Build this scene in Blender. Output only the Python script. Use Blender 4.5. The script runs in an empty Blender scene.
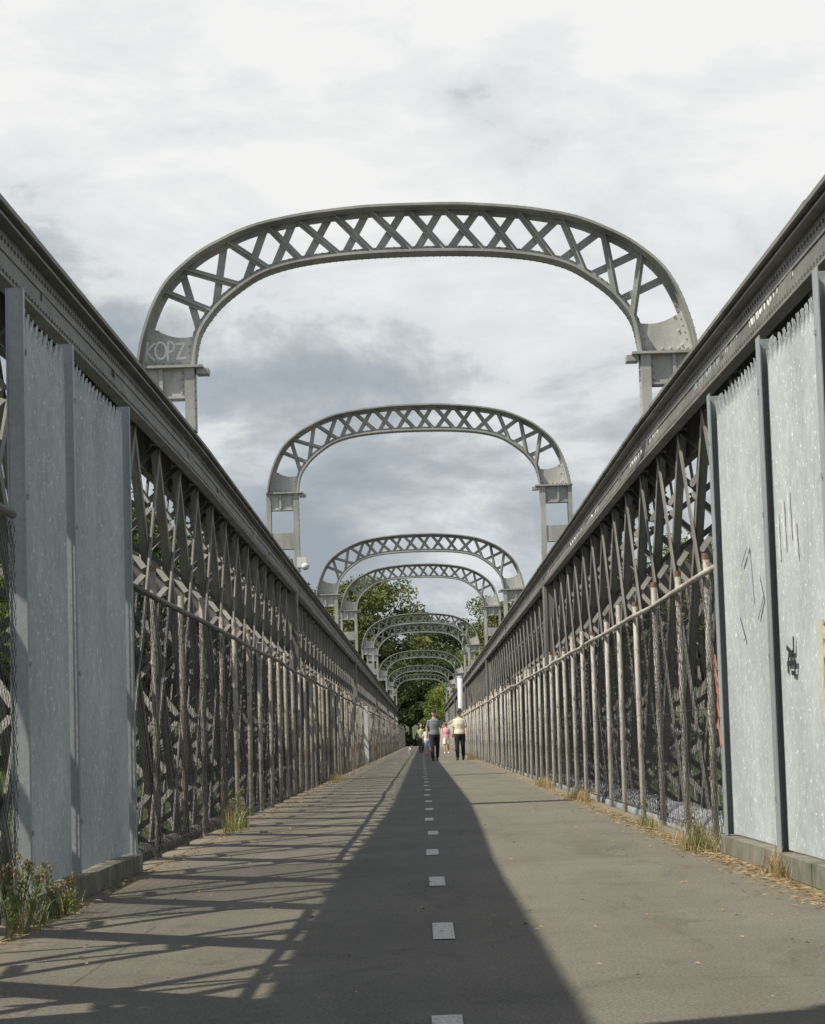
import bpy, math, random
from mathutils import Vector, Matrix
R = math.radians
random.seed(7)
SC = bpy.context.scene
COL = SC.collection

# ------------------------------------------------------------------ helpers
class MB:
    def __init__(s): s.v = []; s.f = []; s.m = []
    def add(s, vs, fs, mi=0):
        b = len(s.v); s.v += [tuple(v) for v in vs]
        s.f += [tuple(b+i for i in f) for f in fs]; s.m += [mi]*len(fs); return s
    def box(s, x0, x1, y0, y1, z0, z1, mi=0):
        vs = [(x0,y0,z0),(x1,y0,z0),(x1,y1,z0),(x0,y1,z0),(x0,y0,z1),(x1,y0,z1),(x1,y1,z1),(x0,y1,z1)]
        return s.add(vs, [(0,3,2,1),(4,5,6,7),(0,1,5,4),(1,2,6,5),(2,3,7,6),(3,0,4,7)], mi)
    def bar(s, p0, p1, w, t, side, mi=0):
        """rectangular bar from p0 to p1: width w along side, thickness t across"""
        p0, p1, side = Vector(p0), Vector(p1), Vector(side)
        d = (p1-p0).normalized(); a = (side - d*side.dot(d)).normalized(); b = d.cross(a)
        vs = []
        for p in (p0, p1):
            for sa, sb in ((-1,-1),(1,-1),(1,1),(-1,1)): vs.append(p + a*(sa*w/2) + b*(sb*t/2))
        return s.add(vs, [(0,3,2,1),(4,5,6,7),(0,1,5,4),(1,2,6,5),(2,3,7,6),(3,0,4,7)], mi)
    def tube(s, pts, rad, n=8, mi=0, caps=True, ell=None):
        pts = [Vector(p) for p in pts]
        if not hasattr(rad, '__len__'): rad = [rad]*len(pts)
        vs = []; ref = None
        for i, p in enumerate(pts):
            d = (pts[min(i+1,len(pts)-1)] - pts[max(i-1,0)])
            d = d.normalized() if d.length > 1e-9 else Vector((0,0,1))
            if ref is None: ref = Vector((1,0,0)) if abs(d.x) < .9 else Vector((0,1,0))
            a = (ref - d*ref.dot(d)).normalized(); ref = a; b = d.cross(a)
            r = rad[i]; ra, rb = (r if hasattr(r,'__len__') else (r, r))
            for k in range(n):
                t = 2*math.pi*k/n; vs.append(p + a*(ra*math.cos(t)) + b*(rb*math.sin(t)))
        fs = []
        for i in range(len(pts)-1):
            for k in range(n):
                fs.append((i*n+k, i*n+(k+1)%n, (i+1)*n+(k+1)%n, (i+1)*n+k))
        if caps: fs.append(tuple(range(n-1,-1,-1))); fs.append(tuple((len(pts)-1)*n+k for k in range(n)))
        return s.add(vs, fs, mi)
    def ball(s, c, r, nu=12, nv=8, mi=0):
        if not hasattr(r,'__len__'): r = (r,r,r)
        vs = [(c[0],c[1],c[2]-r[2])]
        for j in range(1,nv):
            ph = -math.pi/2 + math.pi*j/nv
            for i in range(nu):
                th = 2*math.pi*i/nu
                vs.append((c[0]+r[0]*math.cos(ph)*math.cos(th), c[1]+r[1]*math.cos(ph)*math.sin(th), c[2]+r[2]*math.sin(ph)))
        vs.append((c[0],c[1],c[2]+r[2])); fs = []
        for i in range(nu): fs.append((0, 1+(i+1)%nu, 1+i))
        for j in range(nv-2):
            for i in range(nu):
                a = 1+j*nu; fs.append((a+i, a+(i+1)%nu, a+nu+(i+1)%nu, a+nu+i))
        L = len(vs)-1; a = 1+(nv-2)*nu
        for i in range(nu): fs.append((a+i, a+(i+1)%nu, L))
        return s.add(vs, fs, mi)
    def build(s, name, mat, parent=None, smooth=False):
        me = bpy.data.meshes.new(name); me.from_pydata(s.v, [], s.f)
        mats = mat if isinstance(mat, (list, tuple)) else [mat]
        for m in mats: me.materials.append(m)
        if len(mats) > 1: me.polygons.foreach_set('material_index', s.m)
        if smooth: me.polygons.foreach_set('use_smooth', [True]*len(me.polygons))
        me.update()
        o = bpy.data.objects.new(name, me); COL.objects.link(o)
        if parent is not None: o.parent = parent
        return o

def tag(o, label=None, cat=None, group=None, kind=None):
    if label: o['label'] = label
    if cat: o['category'] = cat
    if group: o['group'] = group
    if kind: o['kind'] = kind
    return o
def empty(name, loc, rz=0):
    o = bpy.data.objects.new(name, None); o.empty_display_size = .2
    COL.objects.link(o); o.location = loc; o.rotation_euler = (0,0,rz); return o
def copy_tree(o, parent=None):
    c = o.copy(); COL.objects.link(c); c.parent = parent
    for ch in list(o.children): copy_tree(ch, c)
    return c

# ------------------------------------------------------------------ materials
def nt(name):
    m = bpy.data.materials.new(name); m.use_nodes = True
    t = m.node_tree; b = t.nodes['Principled BSDF']; return m, t, b
def N(t, typ, **kw):
    n = t.nodes.new(typ)
    for k, v in kw.items(): setattr(n, k, v)
    return n
def noise(t, scale, detail=4, rough=.6, vec=None, dist=0):
    n = N(t, 'ShaderNodeTexNoise'); n.inputs['Scale'].default_value = scale
    n.inputs['Detail'].default_value = detail; n.inputs['Roughness'].default_value = rough
    n.inputs['Distortion'].default_value = dist
    if vec is not None: t.links.new(vec, n.inputs['Vector'])
    return n.outputs['Fac']
def ramp(t, fac, stops):
    r = N(t, 'ShaderNodeValToRGB'); e = r.color_ramp.elements
    while len(e) < len(stops): e.new(.5)
    for i, (p, c) in enumerate(stops):
        e[i].position = p; e[i].color = (c[0], c[1], c[2], 1) if hasattr(c,'__len__') else (c,c,c,1)
    t.links.new(fac, r.inputs['Fac']); return r.outputs['Color']
def mix(t, fac, a, b, mode='MIX'):
    n = N(t, 'ShaderNodeMix', data_type='RGBA', blend_type=mode)
    for sock, v in ((n.inputs[0], fac), (n.inputs[6], a), (n.inputs[7], b)):
        if isinstance(v, (int, float)): sock.default_value = v
        elif isinstance(v, tuple): sock.default_value = (*v, 1)
        else: t.links.new(v, sock)
    return n.outputs[2]
def coords(t, kind='Object', scale=(1,1,1)):
    c = N(t, 'ShaderNodeTexCoord'); mp = N(t, 'ShaderNodeMapping'); mp.inputs['Scale'].default_value = scale
    t.links.new(c.outputs[kind], mp.inputs['Vector']); return mp.outputs['Vector']
def bump(t, b, h, strength=.3, dist=.01):
    n = N(t, 'ShaderNodeBump'); n.inputs['Strength'].default_value = strength; n.inputs['Distance'].default_value = dist
    t.links.new(h, n.inputs['Height']); t.links.new(n.outputs['Normal'], b.inputs['Normal'])

def weathered(name, base, dark, light, rust=(.26,.11,.035), rust_amt=.62, scale=1.0, rough=.6, metal=0.0, stretch=(1,1,.35), spots=None):
    m, t, b = nt(name); v = coords(t, 'Object', tuple(k*scale for k in stretch)); v2 = coords(t, 'Object')
    big = noise(t, 1.7, 6, .65, v, .3)
    c = ramp(t, big, [(.3, dark), (.5, base), (.72, light)])
    fine = noise(t, 38, 4, .7, v2)
    c = mix(t, .35, c, ramp(t, fine, [(.3, .55), (.7, 1.2)]), 'MULTIPLY')
    rn = noise(t, 5.3, 8, .72, v, .6)
    c = mix(t, ramp(t, rn, [(rust_amt, 0), (rust_amt+.08, 1)]), c, rust)
    if spots:
        sn = noise(t, spots[0], 2, .5, v2)
        c = mix(t, ramp(t, sn, [(spots[1], 0), (spots[1]+.05, 1)]), c, spots[2])
    t.links.new(c, b.inputs['Base Color']); b.inputs['Roughness'].default_value = rough
    b.inputs['Metallic'].default_value = metal
    bump(t, b, fine, .25, .004); return m

def flat_mat(name, col, rough=.7, var=.25, scale=20, metal=0):
    m, t, b = nt(name); v = coords(t)
    n = noise(t, scale, 4, .6, v)
    c = mix(t, 1.0, tuple(col), ramp(t, n, [(.3, 1-var), (.7, 1+var*.6)]), 'MULTIPLY')
    t.links.new(c, b.inputs['Base Color']); b.inputs['Roughness'].default_value = rough; b.inputs['Metallic'].default_value = metal
    return m

M = {}
M['iron'] = weathered('grey_painted_iron', (.165,.162,.145), (.105,.104,.094), (.25,.242,.21), rust_amt=.63)
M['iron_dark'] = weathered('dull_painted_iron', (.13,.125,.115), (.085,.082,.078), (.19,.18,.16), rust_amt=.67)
M['iron_arch'] = weathered('arch_painted_iron', (.33,.335,.31), (.23,.235,.22), (.45,.45,.41), rust=(.34,.19,.08), rust_amt=.615, scale=1.4)
M['gusset'] = weathered('gusset_plate_paint', (.44,.44,.41), (.31,.31,.29), (.60,.60,.56), rust=(.40,.24,.10), rust_amt=.60, scale=1.6)
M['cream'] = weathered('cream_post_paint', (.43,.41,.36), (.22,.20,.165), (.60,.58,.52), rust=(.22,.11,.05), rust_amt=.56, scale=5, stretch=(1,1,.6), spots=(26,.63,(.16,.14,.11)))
M['cream_shaded'] = weathered('rusting_post_paint_shaded', (.31,.285,.235), (.14,.12,.095), (.48,.45,.38), rust=(.17,.08,.04), rust_amt=.57, scale=5, stretch=(1,1,.6), spots=(26,.6,(.12,.10,.07)))  # rusting cream paint, darkened: shade on the left row put into the colour
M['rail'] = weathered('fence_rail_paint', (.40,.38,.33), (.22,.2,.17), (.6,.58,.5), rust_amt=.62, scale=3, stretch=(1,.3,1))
M['rust'] = flat_mat('rusty_post_top', (.22,.12,.07), .95, .6, 60)
M['wire'] = flat_mat('chain_link_wire', (.035,.035,.033), .6, .3, 8, .3)
M['wire_weld'] = None
def galv():
    m, t, b = nt('galvanised_wire'); v = coords(t, 'Object', (1,1,1))
    big = noise(t, 1.2, 5, .6, v); sp = noise(t, 26, 3, .8, v)
    c = ramp(t, big, [(.3, (.38,.42,.425)), (.7, (.53,.575,.575))])
    c = mix(t, .5, c, ramp(t, noise(t, 12, 4, .7, v), [(.3, .72), (.7, 1.25)]), 'MULTIPLY')
    c = mix(t, ramp(t, sp, [(.60, 0), (.68, 1)]), c, (.88,.92,.92))  # white specks: glints of the sunlit wires painted into the colour
    t.links.new(c, b.inputs['Base Color']); b.inputs['Metallic'].default_value = .25; b.inputs['Roughness'].default_value = .5
    return m
M['galv'] = galv()
M['galv_post'] = weathered('galvanised_channel', (.34,.37,.38), (.25,.28,.29), (.46,.49,.49), rust_amt=.74, rough=.5, metal=.25)
M['pipe'] = weathered('pale_pipe_cladding', (.32,.35,.37), (.22,.24,.25), (.44,.47,.49), rust_amt=.72, scale=2)
M['white'] = flat_mat('white_paint', (.60,.61,.60), .5, .15, 6)
M['spray_white'] = flat_mat('white_spray_paint', (.75,.75,.73), .7, .2, 30)
M['spray_black'] = flat_mat('black_spray_paint', (.02,.02,.025), .6, .2, 30)
M['spray_red'] = flat_mat('red_spray_paint', (.48,.15,.11), .6, .3, 30)
M['spray_yellow'] = flat_mat('yellow_spray_paint', (.60,.54,.30), .6, .3, 30)
M['spray_pale'] = flat_mat('pale_blue_spray_paint', (.42,.5,.52), .7, .5, 12)
M['spray_lilac'] = flat_mat('lilac_spray_paint', (.42,.44,.53), .7, .3, 20)

def asphalt():
    m, t, b = nt('worn_asphalt'); v = coords(t)
    big = noise(t, .55, 6, .65, v, .2); vs = coords(t, 'Object', (1,.12,1)); streak = noise(t, 2.6, 5, .6, vs)
    grain = noise(t, 75, 5, .85, v); mid = noise(t, 9, 5, .7, v)
    c = ramp(t, big, [(.3, (.128,.118,.088)), (.7, (.172,.159,.120))])
    c = mix(t, .55, c, ramp(t, streak, [(.3, .78), (.7, 1.12)]), 'MULTIPLY')
    c = mix(t, .7, c, ramp(t, grain, [(.36, .30), (.5, 1.0), (.64, 2.0)]), 'MULTIPLY')
    c = mix(t, .5, c, ramp(t, mid, [(.3, .8), (.7, 1.15)]), 'MULTIPLY')
    st = noise(t, 1.1, 8, .75, coords(t, 'Object', (1.3,.4,1)), 1.2)
    c = mix(t, .6, c, ramp(t, st, [(.38, .72), (.46, 1.0), (.62, 1.0), (.70, 1.14)]), 'MULTIPLY')
    vo = N(t, 'ShaderNodeTexVoronoi', feature='DISTANCE_TO_EDGE'); vo.inputs['Scale'].default_value = .33
    wv = N(t, 'ShaderNodeVectorMath', operation='MULTIPLY_ADD'); nz = N(t, 'ShaderNodeTexNoise'); nz.inputs['Scale'].default_value = 2.2; nz.inputs['Detail'].default_value = 8
    t.links.new(v, nz.inputs['Vector']); t.links.new(nz.outputs['Color'], wv.inputs[0]); wv.inputs[1].default_value = (.9,.9,0); t.links.new(v, wv.inputs[2]); t.links.new(wv.outputs[0], vo.inputs['Vector'])
    c = mix(t, .35, c, ramp(t, vo.outputs['Distance'], [(.0, .45), (.006, 1)]), 'MULTIPLY')
    # dusty verges towards the two edges of the path
    sx = N(t, 'ShaderNodeSeparateXYZ'); t.links.new(v, sx.inputs[0])
    ab = N(t, 'ShaderNodeMath', operation='ABSOLUTE'); t.links.new(sx.outputs['X'], ab.inputs[0])
    ad = N(t, 'ShaderNodeMath', operation='MULTIPLY_ADD'); t.links.new(noise(t, 3.2, 6, .7, v), ad.inputs[0]); ad.inputs[1].default_value = .7
    t.links.new(ab.outputs[0], ad.inputs[2])
    c = mix(t, ramp(t, ad.outputs[0], [(.5, 0), (1, 1)]) if False else ramp2(t, ad.outputs[0], 1.98, 2.2), c, (.20,.172,.12))
    t.links.new(c, b.inputs['Base Color']); b.inputs['Roughness'].default_value = .92
    bump(t, b, grain, .6, .008); return m
def ramp2(t, val, lo, hi):
    n = N(t, 'ShaderNodeMapRange'); n.inputs['From Min'].default_value = lo; n.inputs['From Max'].default_value = hi
    t.links.new(val, n.inputs['Value']); return n.outputs['Result']
M['asphalt'] = asphalt()
def dash_mat():
    m, t, b = nt('worn_road_paint'); v = coords(t)
    n = noise(t, 45, 5, .75, v)
    c = ramp(t, n, [(.38, (.2,.19,.16)), (.47, (.58,.555,.47)), (.7, (.70,.675,.58))])
    t.links.new(c, b.inputs['Base Color']); b.inputs['Roughness'].default_value = .8; return m
M['dash'] = dash_mat()
def concrete():
    m, t, b = nt('mossy_concrete'); v = coords(t)
    a = noise(t, 2.5, 7, .7, v, .3); f = noise(t, 50, 4, .7, v)
    c = ramp(t, a, [(.32, (.07,.075,.04)), (.5, (.16,.155,.115)), (.7, (.27,.26,.22))])
    c = mix(t, .4, c, ramp(t, f, [(.3, .6), (.7, 1.2)]), 'MULTIPLY')
    t.links.new(c, b.inputs['Base Color']); b.inputs['Roughness'].default_value = .9; bump(t, b, f, .4, .01); return m
M['concrete'] = concrete()
def leaf(name, a, b_, c_, sc=.35):
    m, t, b = nt(name); v = coords(t)
    n = noise(t, sc, 3, .6, v); n2 = noise(t, sc*14, 2, .6, v)
    c = ramp(t, n, [(.35, a), (.5, b_), (.66, c_)])
    c = mix(t, .6, c, ramp(t, n2, [(.3, .6), (.7, 1.4)]), 'MULTIPLY')
    t.links.new(c, b.inputs['Base Color']); b.inputs['Roughness'].default_value = .6
    tr = N(t, 'ShaderNodeBsdfTranslucent'); t.links.new(c, tr.inputs['Color'])
    ms = N(t, 'ShaderNodeMixShader'); ms.inputs[0].default_value = .25
    t.links.new(b.outputs[0], ms.inputs[1]); t.links.new(tr.outputs[0], ms.inputs[2])
    t.links.new(ms.outputs[0], t.nodes['Material Output'].inputs['Surface']); return m
M['leaf_olive'] = leaf('olive_leaves', (.07,.10,.028), (.13,.155,.042), (.22,.22,.065))
M['leaf_dark'] = leaf('dark_leaves', (.03,.055,.014), (.06,.095,.024), (.11,.14,.04))
M['leaf_bright'] = leaf('bright_leaves', (.10,.14,.022), (.18,.23,.04), (.27,.30,.06))
M['bark'] = flat_mat('bark', (.2,.16,.12), .9, .4, 3)
M['weed'] = leaf('weed_leaves', (.09,.14,.035), (.16,.22,.06), (.28,.28,.11), 6)
M['straw'] = leaf('dry_grass', (.22,.15,.07), (.36,.26,.12), (.46,.36,.2), 5)
M['grass'] = leaf('verge_grass', (.03,.05,.015), (.06,.09,.025), (.12,.14,.04), 2)

# ------------------------------------------------------------------ camera
CAMX, CAMZ, F = -.06, .80, 2400.0
cam = bpy.data.cameras.new('camera'); co = bpy.data.objects.new('camera', cam); COL.objects.link(co)
cam.sensor_width = 36; cam.sensor_fit = 'AUTO'; cam.lens = F/1024*36
cam.clip_start = .1; cam.clip_end = 6000
co.location = (CAMX, 0, CAMZ)
co.rotation_euler = (Matrix.Rotation(R(.06),4,'Z') @ Matrix.Rotation(R(90+5.42),4,'X') @ Matrix.Rotation(R(-1.7),4,'Z')).to_euler()
SC.camera = co

# ------------------------------------------------------------------ light
SD = Vector((.70, .34, -1)).normalized()
sun = bpy.data.lights.new('sun', 'SUN'); so = bpy.data.objects.new('sun', sun); COL.objects.link(so)
sun.energy = 5.0; sun.angle = R(.55); sun.color = (1, .93, .80)
so.rotation_euler = (-SD).to_track_quat('Z', 'Y').to_euler(); so.location = (-20,-10,30)
elev = math.asin(-SD.z); az = math.atan2(-SD.x, -SD.y)
W = bpy.data.worlds.new('World'); SC.world = W; W.use_nodes = True
t = W.node_tree; t.nodes.clear()
out = N(t, 'ShaderNodeOutputWorld'); sky = N(t, 'ShaderNodeTexSky', sky_type='NISHITA', sun_disc=False)
sky.sun_elevation = elev; sky.sun_rotation = az
bg = N(t, 'ShaderNodeBackground'); bg.inputs['Strength'].default_value = .11; t.links.new(sky.outputs[0], bg.inputs['Color'])
tc = N(t, 'ShaderNodeTexCoord'); sp = N(t, 'ShaderNodeSeparateXYZ'); t.links.new(tc.outputs['Generated'], sp.inputs[0])
def mp(scale, loc=(0,0,0)):
    n = N(t, 'ShaderNodeMapping'); n.inputs['Scale'].default_value = scale; n.inputs['Location'].default_value = loc
    t.links.new(tc.outputs['Generated'], n.inputs['Vector']); return n.outputs['Vector']
def mth(op, a, b=0.0, c=0.0):
    n = N(t, 'ShaderNodeMath', operation=op)
    for i, q in enumerate((a, b, c)):
        if isinstance(q, (int, float)): n.inputs[i].default_value = q
        else: t.links.new(q, n.inputs[i])
    return n.outputs[0]
n1 = noise(t, 1, 9, .6, mp((10, 3, 22), (3.1, 1.7, .35)), .25)
n2 = noise(t, 1, 5, .5, mp((4, 2, 11), (1.3, 5.2, 2.75)), .2)
n3 = noise(t, 1, 9, .62, mp((36, 9, 60), (.3, .7, 4.1)), .4)
h = ramp2(t, sp.outputs['Z'], .085, .27)
v = mth('MULTIPLY_ADD', n1, 1.75, -1.12); v = mth('MULTIPLY_ADD', n2, 1.1, v); v = mth('MULTIPLY_ADD', n3, .20, v)
v = mth('MULTIPLY_ADD', h, .56, mth('ADD', v, -.05))
ccol = ramp(t, v, [(.18, (.36,.41,.455)), (.38, (.455,.505,.545)), (.52, (.60,.64,.67)), (.62, (.76,.79,.81)), (.78, (.84,.86,.87)), (1.0, (.95,.95,.945))])
cb = N(t, 'ShaderNodeBackground'); cb.inputs['Strength'].default_value = .86; t.links.new(ccol, cb.inputs['Color'])
hi = ramp2(t, sp.outputs['Z'], .34, .60)
cover0 = ramp(t, mth('MULTIPLY_ADD', ramp2(t, sp.outputs['Z'], .02, .10), .45, n2), [(.52, .55), (.78, 1)])
cover = mth('MULTIPLY', cover0, mth('MULTIPLY_ADD', hi, -.86, 1.0))
ms = N(t, 'ShaderNodeMixShader'); t.links.new(cover, ms.inputs[0]); t.links.new(bg.outputs[0], ms.inputs[1]); t.links.new(cb.outputs[0], ms.inputs[2])
t.links.new(ms.outputs[0], out.inputs['Surface'])
SC.view_settings.view_transform = 'Standard'; SC.view_settings.look = 'None'; SC.view_settings.exposure = .14; SC.view_settings.gamma = 1
SC.cycles.use_denoising = True; SC.cycles.max_bounces = 6

# ------------------------------------------------------------------ setting
END = 282.0
m, t, b = nt('river_water'); b.inputs['Base Color'].default_value = (.045,.06,.055,1); b.inputs['Roughness'].default_value = .12
bump(t, b, noise(t, .8, 5, .6, coords(t, 'Object', (1,.5,1))), .4, .3); M['water'] = m
MB().add([(-3000,-400,-11),(3000,-400,-11),(3000,3500,-11),(-3000,3500,-11)], [(0,1,2,3)]).build('water', M['water'])
tag(bpy.data.objects['water'], kind='structure')
# far bank: rises from the river to the deck level, then slopes to a low hill
mb = MB(); nx, ny = 60, 26
for j in range(ny+1):
    for i in range(nx+1):
        x = -700 + 1400*i/nx; y = 262 + (j/ny)**1.8*1500
        hgt = -13 + min(1, (y-262)/22)*12.6
        hgt += max(0, y-300)*.028 + math.sin(x*.02+j)*.4 + max(0, abs(x)-40)*.008
        if abs(x) < 24 and y < 400: hgt = min(hgt, -.35 + max(0, y-330)*.02)
        mb.v.append((x, y, hgt))
for j in range(ny):
    for i in range(nx):
        a = j*(nx+1)+i; mb.f.append((a, a+1, a+nx+2, a+nx+1)); mb.m.append(0)
tag(mb.build('ground', M['grass'], smooth=True), kind='structure')

mb = MB(); ys = [-8+i*10 for i in range(0, 34)]
P_HALF = 1.8
for i in range(len(ys)-1):
    mb.add([(-2.03,ys[i],0),(2.03,ys[i],0),(2.03,ys[i+1],0),(-2.03,ys[i+1],0)], [(0,1,2,3)])
path = tag(mb.build('path', M['asphalt']), kind='structure')
mb = MB(); mb.box(-2.05, 2.05, -8, END, -.32, -.004)
tag(mb.build('bridge_deck', M['concrete']), kind='structure')
# centre line: every dash is a painted sheet 4 mm over the path
def wob(y): return .012*math.sin(y*.7)
y = 6.2; k = 0
dash_me = None
while y < 200:
    L = .86; w = .088
    if dash_me is None:
        o = MB().add([(-w/2,0,0),(w/2,0,0),(w/2,L,0),(-w/2,L,0)], [(0,1,2,3)]).build('lane_dash', M['dash'], path); dash_me = o.data
    else:
        o = bpy.data.objects.new('lane_dash', dash_me); COL.objects.link(o); o.parent = path
    o.location = (wob(y), y, .004); y += 3.52
for x, y, w, L in ((.72, 86, .32, .55), (-1.05, 84, .3, .5)):
    o = MB().add([(-w/2,0,0),(w/2,0,0),(w/2*.4,L,0),(-w/2,L*.8,0)], [(0,1,2,3)]).build('path_marking', M['dash'], path); o.location = (x, y, .004)

# ------------------------------------------------------------------ truss girders
ZT, ZB = 4.48, 4.00
def zo(y):
    if y >= 30: return 0.0
    return -.18*((30-max(y,14.2))/14.5)**1.3
NODE = 2.2
node_y = [23.4 + NODE*i for i in range(-14, 118)]
def strip(mb, s, x0, x1, z0, z1, y0, y1, step=NODE):
    n = max(1, int(round((y1-y0)/step))); L = []
    for i in range(n+1):
        y = y0+(y1-y0)*i/n; d = zo(y); a, c = sorted((s*x0, s*x1))
        L += [(a,y,z0+d),(c,y,z0+d),(c,y,z1+d),(a,y,z1+d)]
    fs = [(0,1,2,3), tuple(n*4+k for k in (3,2,1,0))]
    for i in range(n):
        b = i*4
        for k in range(4): fs.append((b+k, b+4+k, b+4+(k+1)%4, b+(k+1)%4))
    mb.add(L, fs)
pier_y = [6.0, 51.5, 98.4, 146.0, 193.0, 240.0]
def truss(s):
    side = 'left' if s < 0 else 'right'
    T = empty('truss_girder', (0,0,0))
    tag(T, ('long riveted lattice girder on the left of the path, its inner face in shade' if s < 0 else
            'long riveted lattice girder on the right of the path, sunlit top chord with pale graffiti'), 'truss girder', 'lattice girders of the bridge')
    y0, y1 = -7.4, END
    mat = M['iron'] if s > 0 else M['iron_dark']
    mat = M['iron']
    mb = MB()
    strip(mb, s, 2.60, 3.28, ZT-.035, ZT, y0, y1)            # top plate
    strip(mb, s, 2.66, 3.22, ZT-.06, ZT-.037, y0, y1)        # second plate
    for a, c in ((2.635, 2.725), (3.155, 3.245)):
        strip(mb, s, a, c, ZT-.082, ZT-.062, y0, y1)         # angle legs
        strip(mb, s, a, c, ZB, ZB+.022, y0, y1)
    strip(mb, s, 2.715, 2.735, ZT-.22, ZT-.084, y0, y1); strip(mb, s, 3.145, 3.165, ZT-.22, ZT-.084, y0, y1)
    strip(mb, s, 2.725, 2.745, ZB+.002, ZT-.09, y0, y1); strip(mb, s, 3.135, 3.155, ZB+.002, ZT-.09, y0, y1)   # webs
    strip(mb, s, 2.70, 2.722, ZB+.024, ZB+.17, y0, y1); strip(mb, s, 3.158, 3.18, ZB+.024, ZB+.17, y0, y1)
    # rivets on the lower angle and under the plate, near part only
    y = 8
    while y < 60:
        for zz in (ZB+.10,):
            mb.box(min(s*2.688,s*2.70), max(s*2.688,s*2.70), y-.013, y+.013, zz-.013+zo(y), zz+.013+zo(y))
        mb.box(min(s*2.703,s*2.715), max(s*2.703,s*2.715), y+.04, y+.066, ZT-.16+zo(y), ZT-.134+zo(y))
        y += .13
    mb.build('top_chord', mat, T)
    # splice plates and stiffeners on the web
    k = 0
    for ny_ in node_y:
        if ny_ > 150: break
        mb = MB()
        if k % 5 == 3:
            d = zo(ny_); a, c = sorted((s*2.70, s*2.725)); mb.box(a, c, ny_-.03, ny_+.03, ZB+.175+d, ZT-.225+d)
        if k % 5 == 1:
            d = zo(ny_); a, c = sorted((s*2.585, s*2.60)); mb.box(s*2.62 if s>0 else s*3.2, s*3.2 if s>0 else s*2.62, ny_-.9, ny_+.9, ZT+.001+d, ZT+.02+d)
            a, c = sorted((s*2.712, s*2.7235)); mb.box(a, c, ny_+.35, ny_+1.0, ZB+.175+d, ZT-.225+d)
        if mb.v: mb.build('splice_plate', mat, T)
        k += 1
    mb = MB(); BZ = -.64
    strip(mb, s, 2.62, 3.26, BZ-.45, BZ-.42, y0, y1, 40); strip(mb, s, 2.725, 2.745, BZ-.42, BZ+.05, y0, y1, 40)
    strip(mb, s, 3.135, 3.155, BZ-.42, BZ+.05, y0, y1, 40)
    for v in range(len(mb.v)):
        pass
    mb.build('bottom_chord', mat, T)
    # diagonals: 45 degrees, each a pair of bars (inner and outer plane), laced when compression
    def brace(mb, yn, dirn, lace):
        top = ZB + .12 + zo(yn); bot = -.7
        p0 = (0, yn, top); L = NODE*2*dirn; p1y = yn + L
        if p1y < y0 or p1y > y1 or yn > y1-1: return False
        for x, off in ((2.775, 0), (3.105, 0)):
            xx = x + (.032 if (dirn > 0) == (x < 3) else -.0)
            a = Vector((s*xx, yn, top)); c = Vector((s*xx, p1y, bot))
            if dirn > 0:
                mb.bar(a, c, .018, .115, (1,0,0))
                sgn = 1 if x < 3 else -1
                dirv = (c-a).normalized(); nrm = Vector((0, dirv.z, -dirv.y))
                mb.bar(a+nrm*.05+Vector((s*sgn*.04,0,0)), c+nrm*.05+Vector((s*sgn*.04,0,0)), .075, .015, (1,0,0))
                mb.bar(a-nrm*.05+Vector((s*sgn*.04,0,0)), c-nrm*.05+Vector((s*sgn*.04,0,0)), .075, .015, (1,0,0))
            else:
                mb.bar(a, c, .02, .10, (1,0,0))
        if lace:
            A = Vector((s*2.83, yn, top)); B = Vector((s*2.83, p1y, bot)); n = 22 if dirn > 0 else 13
            for i in range(n):
                u0, u1 = (i+.2)/n, (i+1.0)/n
                if i % 2: u0, u1 = u1, u0
                q0 = A.lerp(B, u0); q1 = A.lerp(B, u1); q1.x = s*3.05; q0.x = s*2.82
                d = (B-A).normalized()
                mb.bar(q0, q1, .062, .012, d)
        return True
    n_parts = 0; rest = MB(); near = []
    for yn in node_y:
        for dirn in (1, -1):
            vis_near = yn
            if n_parts < 96 and yn > -4 + 0:
                m1 = MB()
                if brace(m1, yn, dirn, True):
                    m1.build('diagonal_brace', mat, T); n_parts += 1
            else:
                brace(rest, yn, dirn, dirn > 0 and yn < 160)
    tag(rest.build('diagonal_bracing', mat, T), kind='stuff')
    # wide vertical posts over the piers
    for py in pier_y:
        mb = MB(); d = zo(py)
        w = .42 if py < 10 else .32
        for a, c in ((2.64, 2.70), (3.18, 3.24)):
            lo, hi = sorted((s*a, s*c)); mb.box(lo, hi, py-w, py+w, -.7, ZB-.002+d)
        lo, hi = sorted((s*2.702, s*3.178))
        mb.box(lo, hi, py-w+.02, py-w+.04, -.7, ZB-.002+d); mb.box(lo, hi, py+w-.04, py+w-.02, -.7, ZB-.002+d)
        for zz in [(-.5+.28*i) for i in range(16)]:
            for q in (-1, 1):
                lo, hi = sorted((s*2.625, s*2.64)); yy = py+q*(w-.06); mb.box(lo, hi, yy-.013, yy+.013, zz, zz+.026)
        mb.build('pier_post', mat, T)
    # cross frames joining the two planes
    for i, yn in enumerate(node_y):
        if yn < 200:
            mb = MB()
            lo, hi = sorted((s*2.86, s*3.03)); mb.box(lo, hi, yn+1.08, yn+1.12, 2.52+zo(yn), 2.74+zo(yn))
            mb.build('cross_frame', mat, T)
    return T
TL = truss(-1); TR = truss(1)

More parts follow.
